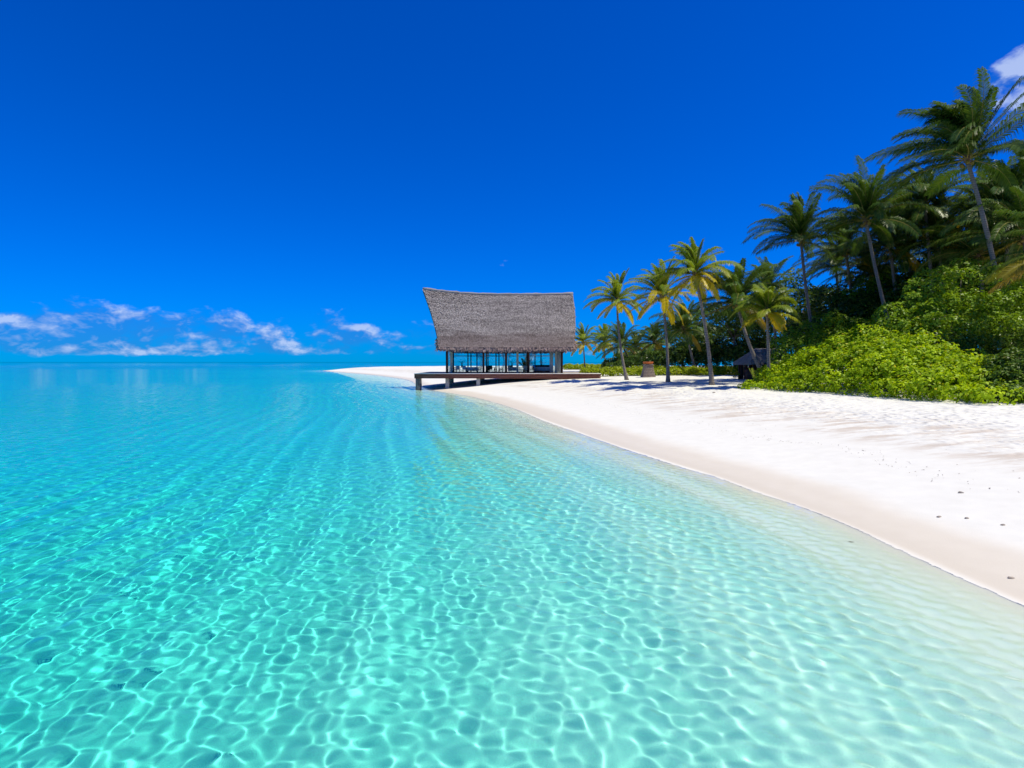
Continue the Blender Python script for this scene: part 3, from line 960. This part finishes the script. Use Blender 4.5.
def pavilion():
    r = np.random.default_rng(99)
    root = empty('beach_pavilion', (0, 82, DECK_Z), 'open glass walled pavilion under a tall grey thatched roof with upswept ridge', 'pavilion')
    O = Vector((0, 82, DECK_Z))
    # roof body: a closed shell 0.3 m thick with a rounded skin
    rb = MB()
    NU, NV = 60, 26
    def skin(off, flip):
        idx = {}
        rows = []
        for side in (-1, 1):
            for j in range(NV + 1):
                v = j / NV if side == 1 else 1 - j / NV
                if side == 1 and j == 0:
                    continue
                rows.append((v, side))
        n0 = len(rb.v)
        for v, side in rows:
            for i in range(NU + 1):
                p = roof_point(i / NU, v, side) - O
                p.z -= off
                if off == 0:
                    p.z += 0.05 * r.normal()
                    p.y += side * 0.03 * r.normal()
                rb.v.append(tuple(p))
        for a in range(len(rows) - 1):
            for i in range(NU):
                q = [n0 + a * (NU + 1) + i, n0 + a * (NU + 1) + i + 1, n0 + (a + 1) * (NU + 1) + i + 1, n0 + (a + 1) * (NU + 1) + i]
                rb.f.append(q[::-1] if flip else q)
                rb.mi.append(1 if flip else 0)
        return n0, len(rows)
    a0, na = skin(0, False)
    b0, nb = skin(0.40, True)
    W = NU + 1
    for i in range(NU):                       # both eaves
        rb.f.append([a0 + i, b0 + i, b0 + i + 1, a0 + i + 1]); rb.mi.append(0)
        e = (na - 1) * W
        rb.f.append([a0 + e + i, a0 + e + i + 1, b0 + e + i + 1, b0 + e + i]); rb.mi.append(0)
    for a in range(na - 1):                   # both gable edges
        rb.f.append([a0 + a * W, a0 + (a + 1) * W, b0 + (a + 1) * W, b0 + a * W]); rb.mi.append(0)
        rb.f.append([a0 + a * W + NU, b0 + a * W + NU, b0 + (a + 1) * W + NU, a0 + (a + 1) * W + NU]); rb.mi.append(0)
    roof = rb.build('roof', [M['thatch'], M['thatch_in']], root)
    # courses of straw bundles over the skin
    tb = MB()
    for side in (-1, 1):
        courses = 58
        for j in range(courses):
            v = (j + 0.35) / courses
            cnt = 230
            for i in range(cnt):
                u = (i + r.uniform(-0.4, 1.4)) / cnt
                if not 0.0 <= u <= 1.0:
                    continue
                vv = min(0.985, max(0, v + r.normal(0, 0.006)))
                p = roof_point(u, vv, side)
                q = roof_point(u, min(1.0, vv + 0.01), side)
                dn = (q - p).normalized()
                nx = Vector((1, 0, 0))
                nrm = nx.cross(dn) * (1 if side == -1 else -1)
                nrm = -nrm if nrm.z < 0 else nrm
                w, L = r.uniform(0.04, 0.085), r.uniform(0.18, 0.32)
                lift = r.uniform(0.02, 0.07)
                c = p - O + nrm * 0.07
                e = c + dn * L + nrm * lift + nx * r.normal(0, 0.05)
                tb.face([c - nx * w, c + nx * w, e + nx * w * 0.7, e - nx * w * 0.7], 0)
    tb.build('thatch_bundles', M['thatch'], roof)
    # shaggy fringe hanging under the eave
    fb = MB()
    for side in (-1, 1):
        for k in range(1900):
            u = r.uniform(0, 1)
            p = roof_point(u, 1.0, side) - O
            p += Vector((0, side * r.uniform(-0.25, 0.10), r.uniform(-0.30, 0.12)))
            w, L = r.uniform(0.04, 0.09), r.uniform(0.30, 0.52)
            e = p + Vector((r.normal(0, 0.08), side * L * r.uniform(0.35, 0.75), -L * 0.85))
            fb.face([p - Vector((w, 0, 0)), p + Vector((w, 0, 0)), e + Vector((w * 0.5, 0, 0)), e - Vector((w * 0.5, 0, 0))])
    for k in range(160):                      # tattered ends of both gables
        v = r.uniform(0.82, 1.0)
        side = -1 if r.uniform() < 0.5 else 1
        end = 0 if r.uniform() < 0.55 else 1
        p = roof_point(end, v, side) - O - Vector((0, 0, r.uniform(0, 0.3)))
        e = p + Vector(((-1 if end == 0 else 1) * r.uniform(0.1, 0.45), r.normal(0, 0.15), -r.uniform(0.25, 0.6)))
        fb.face([p - Vector((0.07, 0.05, 0)), p + Vector((0.07, 0.05, 0)), e + Vector((0.04, 0, 0)), e - Vector((0.04, 0, 0))])
    fb.build('eave_fringe', M['thatch_brown'], roof)
    cb = MB()
    cb.tube([roof_point(i / 40, 0, 1) - O + Vector((0, 0, 0.05)) for i in range(41)], [0.22 + 0.03 * r.normal() for _ in range(41)], 8)
    cb.build('ridge_cap', M['thatch'], roof)
    # posts
    def X(px, Y=77.6):
        return (px - 512) / F_PX * Y
    for k, px in enumerate((447.0, 483.5, 506.0, 528.6, 561.7)):
        for Y in (77.6, 86.2):
            p = MB()
            w = 0.30 if Y < 80 else 0.20
            p.box((X(px), Y - 82, 1.62), (w, w, 3.24), bev=0.03)
            p.build('post', M['dark_wood'], root)
    for px in (451.3, 517.5, 556.0):
        p = MB()
        p.box((X(px), 77.75 - 82, 1.60), (0.30, 0.26, 3.20), bev=0.02)
        p.build('pillar', M['pale_frame'], root)
    for px, Y in ((468, 86.0), (471, 86.0), (477, 86.0), (496, 86.0), (499, 86.0), (541, 86.0), (488, 86.0), (535, 86.0)):
        p = MB()
        p.box((X(px, Y), Y - 82, 1.6), (0.16, 0.16, 3.2))
        p.build('mullion', M['dark_wood'], root)
    bm_ = MB()
    for Y in (77.6, 86.2):
        bm_.box(((X(447) + X(561.7)) / 2, Y - 82, 3.36), (X(561.7) - X(447) + 0.9, 0.34, 0.26))
    for px in (447.0, 483.5, 506.0, 528.6, 561.7):
        bm_.box((X(px), 0, 3.33), (0.24, 8.2, 0.22))
    bm_.build('ring_beam', M['dark_wood'], root)
    tr = MB()
    tr.box(((X(447) + X(561.7)) / 2, 86.35 - 82, 2.42), (X(561.7) - X(447), 0.08, 0.13))
    tr.build('transom_rail', M['white'], root)
    # gable ends: timber slat walls under the roof
    for gx in (X(447) - 0.2, X(561.7) + 0.2):
        g = MB()
        n = 12
        for i in range(n):
            y0, y1 = -4.3 + 8.6 * i / n, -4.3 + 8.6 * (i + 1) / n
            h = lambda yy: 3.5 + max(0.0, (1 - (abs(yy) / 5.6)) * 5.2)
            g.face([(gx, y0 + .02, 3.45), (gx, y1 - .02, 3.45), (gx, y1 - .02, h(y1)), (gx, y0 + .02, h(y0))])
            g.face([(gx + .06, y0 + .02, 3.45), (gx + .06, y0 + .02, h(y0)), (gx + .06, y1 - .02, h(y1)), (gx + .06, y1 - .02, 3.45)])
        g.build('gable_wall', M['dark_wood'], root)
    # panes between the posts
    bays = [447.0, 483.5, 506.0, 528.6, 561.7]
    for Y in (77.7, 86.3):
        for a, b in zip(bays[:-1], bays[1:]):
            g = MB()
            g.box(((X(a) + X(b)) / 2, Y - 82 + 0.06, 1.64), (X(b) - X(a) - 0.46, 0.02, 3.12))
            g.build('glass_pane', M['glass'], root)
    for gx in (X(447), X(561.7)):
        g = MB()
        g.box((gx, 0, 1.64), (0.02, 7.9, 3.12))
        g.build('glass_pane', M['glass'], root)
    # curtains gathered inside the right corner and the left post
    for px, Y in ((551.5, 79.0), (558.7, 79.2)):
        c = MB()
        n = 15
        x0 = X(px, Y)
        pts = [(x0 + (i - n / 2) * 0.036, Y - 82 + 0.07 * math.sin(i * 1.7)) for i in range(n)]
        for i in range(n - 1):
            (xa, ya), (xb, yb) = pts[i], pts[i + 1]
            c.face([(xa, ya, 0.03), (xb, yb, 0.03), (xb, yb, 3.18), (xa, ya, 3.18)])
            c.face([(xa, ya + .012, 0.03), (xa, ya + .012, 3.18), (xb, yb + .012, 3.18), (xb, yb + .012, 0.03)])
        c.build('curtain', M['white'], root)


def deck():
    x0, x1 = (414.5 - 512) / F_PX * 75.0, (600.5 - 512) / F_PX * 75.0
    root = empty('timber_deck', ((x0 + x1) / 2, 81, DECK_Z), 'weathered timber deck on short concrete piles reaching out over the water', 'deck')
    O = Vector(root.location)
    r = np.random.default_rng(3)
    pb = MB()
    y = 75.0
    while y < 88.5:
        pb.box((0, y + 0.09 - O.y, -0.03 + r.normal(0, 0.002)), (x1 - x0, 0.172, 0.05))
        y += 0.18
    pb.build('decking', M['deck_wood'], root)
    f = MB()
    for k in range(3):                        # three boards one above the other
        f.box((0, 75.03 - O.y, -0.16 - 0.20 * k), (x1 - x0 + 0.06, 0.06, 0.19))
        f.box((0, 88.5 - O.y, -0.16 - 0.20 * k), (x1 - x0 + 0.06, 0.06, 0.19))
        f.box((x0 - 0.0 - O.x, 81.8 - O.y, -0.16 - 0.20 * k), (0.06, 13.3, 0.19))
    f.build('fascia', M['fascia'], root)
    e = MB()
    e.box((0, 75.0 - O.y, -0.02), (x1 - x0 + 0.12, 0.16, 0.075))
    e.build('edge_board', M['white'], root)
    j = MB()
    for k in range(7):
        j.box((0, 75.6 + 2.0 * k - O.y, -0.33), (x1 - x0 - 0.2, 0.14, 0.5))
    j.build('joists', M['fascia'], root)
    for px, Y, mat, w in ((418.2, 75.5, 'stained', 0.62), (447.4, 76.0, 'concrete', 0.50), (478.3, 75.6, 'concrete', 0.48), (418.2, 81.5, 'concrete', 0.5), (450, 82.0, 'concrete', 0.5), (480, 82, 'concrete', 0.5),
                          (420, 87.6, 'concrete', 0.5), (452, 87.6, 'concrete', 0.5), (483, 87.6, 'concrete', 0.5)):
        x = (px - 512) / F_PX * Y
        zb = gz(x, Y) - 0.3
        p = MB()
        h = DECK_Z - 0.60 - zb
        p.box((x - O.x, Y - O.y, -0.60 - h / 2), (w, w, h), bev=0.03)
        p.build('pile', M[mat], root)


def table(name, label, x, y, size, top, legs, z=DECK_Z, cloth=False):
    root = empty(name, (x, y, z), label, 'table', 'tables inside the pavilion')
    t = MB()
    t.box((0, 0, 0.75), (size[0], size[1], 0.05), bev=0.01)
    t.build('table_top', M[top], root)
    for sx in (-1, 1):
        for sy in (-1, 1):
            l = MB()
            l.box((sx * (size[0] / 2 - 0.08), sy * (size[1] / 2 - 0.08), 0.3625), (0.07, 0.07, 0.724))
            l.build('leg', M[legs], root)
    if cloth:
        c = MB()
        X, Y = size[0] / 2 + 0.02, size[1] / 2 + 0.02
        c.box((0, 0, 0.79), (2 * X, 2 * Y, 0.012))
        n = 16
        for (ax, ay, bx, by) in ((-X, -Y, X, -Y), (X, -Y, X, Y), (X, Y, -X, Y), (-X, Y, -X, -Y)):
            for i in range(n):
                t0, t1 = i / n, (i + 1) / n
                k0, k1 = 1 + 0.02 * math.sin(i * 2.1), 1 + 0.02 * math.sin((i + 1) * 2.1)
                p0, p1 = (ax + (bx - ax) * t0, ay + (by - ay) * t0), (ax + (bx - ax) * t1, ay + (by - ay) * t1)
                c.face([(p0[0], p0[1], 0.79), (p1[0], p1[1], 0.79), (p1[0] * k1, p1[1] * k1, 0.28), (p0[0] * k0, p0[1] * k0, 0.28)])
        c.build('tablecloth', M['white'], root)
    return root


def chair(label, x, y, rz, mat, z=DECK_Z):
    root = empty('dining_chair', (x, y, z), label, 'chair', 'chairs inside the pavilion', rz)
    s = MB(); s.box((0, 0, 0.45), (0.52, 0.50, 0.08), bev=0.02); s.build('seat', M[mat], root)
    b = MB(); b.box((0, 0.245, 0.76), (0.50, 0.06, 0.50), bev=0.02, tilt=Matrix.Rotation(-0.12, 3, 'X')); b.build('backrest', M[mat], root)
    for sx in (-1, 1):
        for sy in (-1, 1):
            l = MB(); l.tube([(sx * 0.22, sy * 0.21, 0.42), (sx * 0.24, sy * 0.24, 0.0)], [0.025, 0.018], 6); l.build('leg', M['black_wood'], root)
        a = MB(); a.box((sx * 0.27, 0.02, 0.65), (0.05, 0.46, 0.04)); a.box((sx * 0.27, -0.19, 0.56), (0.04, 0.04, 0.2)); a.build('armrest', M['black_wood'], root)
    return root


def interior():
    def X(px, Y):
        return (px - 512) / F_PX * Y
    table('dining_table', 'black table at the left end of the pavilion with a dark vase', X(460.5, 81), 81, (2.0, 1.0), 'black_wood', 'black_wood')
    table('dining_table', 'white clothed table in the left bay of the pavilion', X(472, 80), 80, (1.7, 1.0), 'white', 'black_wood', cloth=True)
    table('dining_table', 'small black table in the second bay of the pavilion', X(491, 80), 80, (1.2, 0.9), 'black_wood', 'black_wood')
    table('dining_table', 'white clothed table beside the middle post of the pavilion', X(513, 81), 81, (1.3, 0.9), 'white', 'black_wood', cloth=True)
    table('dining_table', 'black table in the bay left of the pale sofa, yellow plant behind', X(523, 80), 80, (1.2, 0.9), 'black_wood', 'black_wood')
    CH = [(454.5, 80.2, 1.57, 'white', 'white chair at the left end wall of the pavilion'), (458, 79.4, 3.14, 'white', 'white chair with its back to the beach before the black table'),
          (464.5, 79.2, 3.0, 'white', 'white chair between the black table and the white clothed table'), (479.5, 80.1, -1.57, 'white', 'white chair at the right end of the white clothed table'),
          (488, 79.1, 3.14, 'black_wood', 'black chair before the small table in the second bay'), (490.5, 81.3, 0.0, 'black_wood', 'black chair behind the small table in the second bay'),
          (495.5, 80.0, -1.57, 'black_wood', 'black chair right of the small table in the second bay'), (501, 80.0, 1.5, 'white', 'white chair standing alone left of the middle post'),
          (509.5, 82.2, 0.0, 'black_wood', 'black chair behind the white clothed table at the middle post'), (519.5, 79.3, 1.8, 'white', 'white chair left of the black table near the sofa'),
          (525.5, 79.0, 3.0, 'white', 'white chair in front of the black table near the sofa'), (531.5, 81, -1.2, 'white', 'white chair just left of the pale sofa')]
    for px, Y, rz, mat, lab in CH:
        chair(lab, X(px, Y), Y, rz, mat)
    # sofa
    x, y = X(542, 80.5), 80.5
    root = empty('sofa', (x, y, DECK_Z), 'pale blue sofa with dark back rail in the right bay of the pavilion', 'sofa')
    for (nm, c, sz, mt) in (('base', (0, 0, 0.22), (2.5, 0.95, 0.22), 'black_wood'), ('seat', (0, -0.05, 0.42), (2.4, 0.85, 0.18), 'cushion'), ('front_panel', (0, -0.5, 0.55), (2.45, 0.06, 0.55), 'cushion'),
                            ('backrest', (0, 0.44, 0.72), (2.5, 0.14, 0.75), 'black_wood'), ('armrest', (-1.2, 0, 0.55), (0.14, 0.95, 0.46), 'black_wood'), ('armrest', (1.2, 0, 0.55), (0.14, 0.95, 0.46), 'black_wood'),
                            ('cushion', (-0.6, 0.3, 0.78), (1.0, 0.2, 0.5), 'black_wood'), ('cushion', (0.55, 0.3, 0.78), (1.0, 0.2, 0.5), 'black_wood')):
        b = MB(); b.box(c, sz, bev=0.04); b.build(nm, M[mt], root)
    for sx in (-1.1, 1.1):
        for sy in (-0.38, 0.38):
            b = MB(); b.box((sx, sy, 0.06), (0.08, 0.08, 0.12)); b.build('leg', M['black_wood'], root)
    # vases with twigs
    r = np.random.default_rng(8)
    for px, Y, lab in ((462, 81, 'dark vase of twigs on the black table in the left bay'), (512, 81, 'dark vase of twigs on the white clothed table by the middle post'), (541.5, 82.2, 'tall dark vase of twigs behind the sofa')):
        base = DECK_Z + (0.80 if Y == 81 else 0.0)
        if px == 462:
            base = DECK_Z + 0.776
        root = empty('vase', (X(px, Y), Y, base), lab, 'vase', 'vases inside the pavilion')
        v = MB(); h = 1.0 if Y == 81 else 1.7
        v.lathe((0, 0, 0), [(0.09, 0), (0.14, 0.12 * h), (0.10, 0.30 * h), (0.06, 0.40 * h), (0.08, 0.44 * h)], 12); v.build('body', M['black_wood'], root, smooth=True)
        tw = MB()
        for k in range(12):
            d = Vector((r.normal(0, 0.25), r.normal(0, 0.25), r.uniform(0.4, 0.75) * h))
            tw.tube([(0, 0, 0.4 * h), Vector((0, 0, 0.4 * h)) + d * 0.5, Vector((0, 0, 0.4 * h)) + d + Vector((d.x * .4, d.y * .4, 0))], [0.016, 0.012, 0.02], 4)
        tw.build('twigs', M['black_wood'], root)
    root = empty('potted_plant', (X(524.5, 84.5), 84.5, DECK_Z), 'yellow green potted palm seen through the third bay of the pavilion', 'plant')
    v = MB(); v.lathe((0, 0, 0), [(0.22, 0), (0.30, 0.4), (0.32, 0.45), (0.28, 0.46)], 12); v.build('pot', M['stone'], root, smooth=True)
    for k in range(11):
        mb = frond_mesh(r, k * 2.4, math.radians(50 + 3 * k), 1.9, 1.3, (0, 0), 16, 0.5, 0.08)
        o = mb.build('frond', [M['palm_light'], M['rachis']], root, loc=(0, 0, 0.45))
        o.color = (0.3, 0, 0, 1)

# ------------------------------------------------------------------ hut, pedestals and small things


def hut():
    Y = 62.0
    x = (767 - 512) / F_PX * Y
    g = gz(x, Y)
    root = empty('thatched_hut', (x, Y, g), 'low open thatched hut in shade behind the short yellow palm', 'hut')
    r = np.random.default_rng(13)
    rb = MB()
    ax, ay, ze, zr = 2.8, 2.4, 1.8, 3.4
    ridge = 1.2
    P = [(-ax, -ay, ze), (ax, -ay, ze), (ax, ay, ze), (-ax, ay, ze), (-ridge, 0, zr), (ridge, 0, zr)]
    for f in ((0, 1, 5, 4), (1, 2, 5), (2, 3, 4, 5), (3, 0, 4)):
        rb.face([P[i] for i in f])
        rb.face([(P[i][0] * .97, P[i][1] * .97, P[i][2] - 0.18) for i in f[::-1]])
    for f in ((0, 1, 5, 4), (1, 2, 5), (2, 3, 4, 5), (3, 0, 4)):
        q = [Vector(P[i]) for i in f]
        for k in range(420):
            s, t = r.uniform(), r.uniform()
            top = q[-1].lerp(q[2], s) if len(q) == 4 else q[2]
            bot = q[0].lerp(q[1], s)
            p = bot.lerp(top, t)
            dn = (bot - top).normalized()
            sd = (q[1] - q[0]).normalized()
            n = sd.cross(-dn)
            w = r.uniform(0.05, 0.11)
            c = p + n * 0.04
            e = c + dn * r.uniform(0.3, 0.5) + n * r.uniform(0.02, 0.1)
            rb.face([c - sd * w, c + sd * w, e + sd * w * .5, e - sd * w * .5])
    rb.build('roof', M['thatch_pale'], root)
    for sx in (-1, 1):
        for sy in (-1, 1):
            p = MB(); p.tube([(sx * 2.3, sy * 1.9, -0.2), (sx * 2.3, sy * 1.9, 2.2)], [0.09, 0.08], 8); p.build('post', M['dark_wood'], root)
    c = MB(); c.box((0, 1.3, 0.55), (3.6, 0.7, 1.1), bev=0.03); c.build('counter', M['fascia'], root)
    w = MB()
    for i in range(9):
        w.box((-2.0 + 0.5 * i, 1.95, 0.97), (0.46, 0.06, 1.94))
    w.build('back_wall', M['fascia'], root)


def pedestal(px, py, h, label, w):
    p = on_ground(px, py)
    root = empty('stone_pedestal', p, label, 'pedestal', 'stone fire pedestals')
    b = MB()
    n = 7
    b.box((0, 0, 0.08), (w * 1.08, w * 1.08, 0.22), bev=0.03)
    for k in range(n):
        f = k / (n - 1)
        s = w * (1.0 - 0.30 * f)
        b.box((0, 0, 0.19 + (k + 0.5) * (h - 0.2) / n), (s, s, (h - 0.2) / n - 0.012), bev=0.025)
    b.box((0, 0, h + 0.05), (w * 0.80, w * 0.80, 0.11), bev=0.02)
    b.build('plinth', M['stone'], root)
    c = MB()
    c.lathe((0, 0, h + 0.11), [(w * 0.22, 0), (w * 0.40, 0.10), (w * 0.46, 0.30), (w * 0.42, 0.34), (w * 0.38, 0.26), (w * 0.05, 0.2)], 16)
    c.build('bowl', M['terracotta'], root, smooth=True)


def lounger(px, py, rz, label):
    p = on_ground(px, py)
    root = empty('sun_lounger', p, label, 'sun lounger', 'sun loungers in the shade of the trees', rz)
    f = MB(); f.box((0, 0, 0.30), (0.66, 1.9, 0.06)); f.build('frame', M['white'], root)
    c = MB(); c.box((0, -0.3, 0.38), (0.62, 1.25, 0.10), bev=0.03); c.box((0, 0.62, 0.62), (0.62, 0.80, 0.10), bev=0.03, tilt=Matrix.Rotation(0.7, 3, 'X')); c.build('mattress', M['white'], root)
    for sx in (-1, 1):
        for sy in (-1, 1):
            l = MB(); l.box((sx * 0.28, sy * 0.8, 0.135), (0.05, 0.05, 0.27)); l.build('leg', M['white'], root)


def small_things():
    pedestal(648, 377.2, 1.55, 'tapering stone pedestal with orange bowl between two palm trunks', 1.5)
    pedestal(615, 371.5, 1.7, 'farther stone pedestal with orange bowl left of the slim leaning palm', 1.6)
    lounger(668, 369.5, 1.3, 'white sun lounger under the dark trees left of the thick palm')
    lounger(722, 370.0, 1.8, 'white sun lounger in the shade just left of the thatched hut')
    lounger(752, 371.5, 1.2, 'white sun lounger in front of the thatched hut')
    # closed blue parasol
    p = on_ground(695, 370.2)
    root = empty('parasol', p, 'closed blue parasol in the shade right of the straight palm', 'parasol')
    m = MB(); m.tube([(0, 0, 0), (0, 0, 2.6)], [0.03, 0.025], 8); m.build('pole', M['white'], root)
    m = MB(); m.lathe((0, 0, 0.75), [(0.05, 0), (0.36, 0.12), (0.30, 0.7), (0.16, 1.4), (0.04, 1.85)], 10); m.build('canopy', M['blue'], root, smooth=True)
    m = MB(); m.lathe((0, 0, 0), [(0.3, 0), (0.3, 0.08), (0.1, 0.12)], 12); m.build('base', M['concrete'], root)
    # dark planter at the end of the deck
    p = on_ground(587.5, 374.2)
    root = empty('planter', p, 'dark square planter at the foot of the low palm by the deck end', 'planter')
    m = MB(); m.box((0, 0, 0.24), (1.0, 1.0, 0.52), bev=0.03); m.box((0, 0, 0.50), (1.1, 1.1, 0.08), bev=0.02); m.build('box', M['stained'], root)
    m = MB(); m.lathe((0, 0, 0.54), [(0.44, 0), (0.34, 0.10), (0.12, 0.16)], 10); m.build('soil', M['fibre'], root)
    # stepping boards
    p = on_ground(590, 377.0)
    # stones and bits of coral lying on the damp sand
    r = np.random.default_rng(77)
    import bmesh
    for px, py, s, lab in ((939, 517.5, 0.055, 'dark pebble on damp sand, left of a pair of pebbles'), (967, 519, 0.055, 'dark pebble on damp sand, right of a pair of pebbles'), (1003, 525.5, 0.05, 'dark pebble alone on the sand near the right edge'),
                           (961, 493, 0.07, 'flat brown coral piece lying on the strand line'), (1011, 579, 0.05, 'brown shell bit at the waterline on the right'), (851, 544, 0.05, 'dark stone under shallow water off the beach'), (714, 393, 0.14, 'brown husk lying on sand before the thick palm')):
        p = on_ground(px, py)
        s *= 0.75
        bm = bmesh.new()
        bmesh.ops.create_icosphere(bm, subdivisions=2, radius=1)
        for v in bm.verts:
            k = 1 + 0.28 * math.sin(v.co.x * 3 + px) * math.cos(v.co.y * 2.7 + py) + r.normal(0, 0.06)
            v.co = Vector((v.co.x * s * 1.3 * k, v.co.y * s * 0.85 * k, v.co.z * s * 0.5 * k))
        me = bpy.data.meshes.new('pebble')
        bm.to_mesh(me); bm.free()
        me.materials.append(M['debris'])
        o = bpy.data.objects.new('pebble', me)
        COL.objects.link(o)
        o.location = p + Vector((0, 0, s * 0.2))
        tag(o, lab, 'pebble', 'pebbles on the beach')
    # line of dry bits along the last tide
    wb = MB()
    for k in range(700):
        Y = 5 + 45 * r.uniform() ** 1.4
        xs = np.linspace(2, 26, 160)
        zg = ground(xs, np.full_like(xs, Y))
        i = int(np.argmax(zg > 0.52 + 0.05 * math.sin(Y * 0.7)))
        x = xs[i] + r.normal(0, 0.22) + (r.exponential(2.5) if r.uniform() < 0.35 else 0)
        z = gz(x, Y)
        s = r.uniform(0.006, 0.022)
        a = r.uniform(0, 3.14)
        e = Vector((math.cos(a), math.sin(a), 0)) * s * 1.6
        f = Vector((-math.sin(a), math.cos(a), 0)) * s * 0.6
        c = Vector((x, Y, z + 0.004))
        h = Vector((0, 0, s * 0.7))
        wb.face([c - e, c - f, c + h]); wb.face([c - f, c + e, c + h]); wb.face([c + e, c + f, c + h]); wb.face([c + f, c - e, c + h])
    o = wb.build('strand_line_debris', M['debris'])
    tag(o, 'scattered dry seaweed bits along the tide line', 'seaweed', kind='stuff')


deck()
pavilion()
interior()
hut()
small_things()
for o in bpy.data.objects:
    if o.type == 'MESH' and o.name.split('.')[0] in ('pile', 'pebble'):
        o.cycles.is_caustics_receiver = True
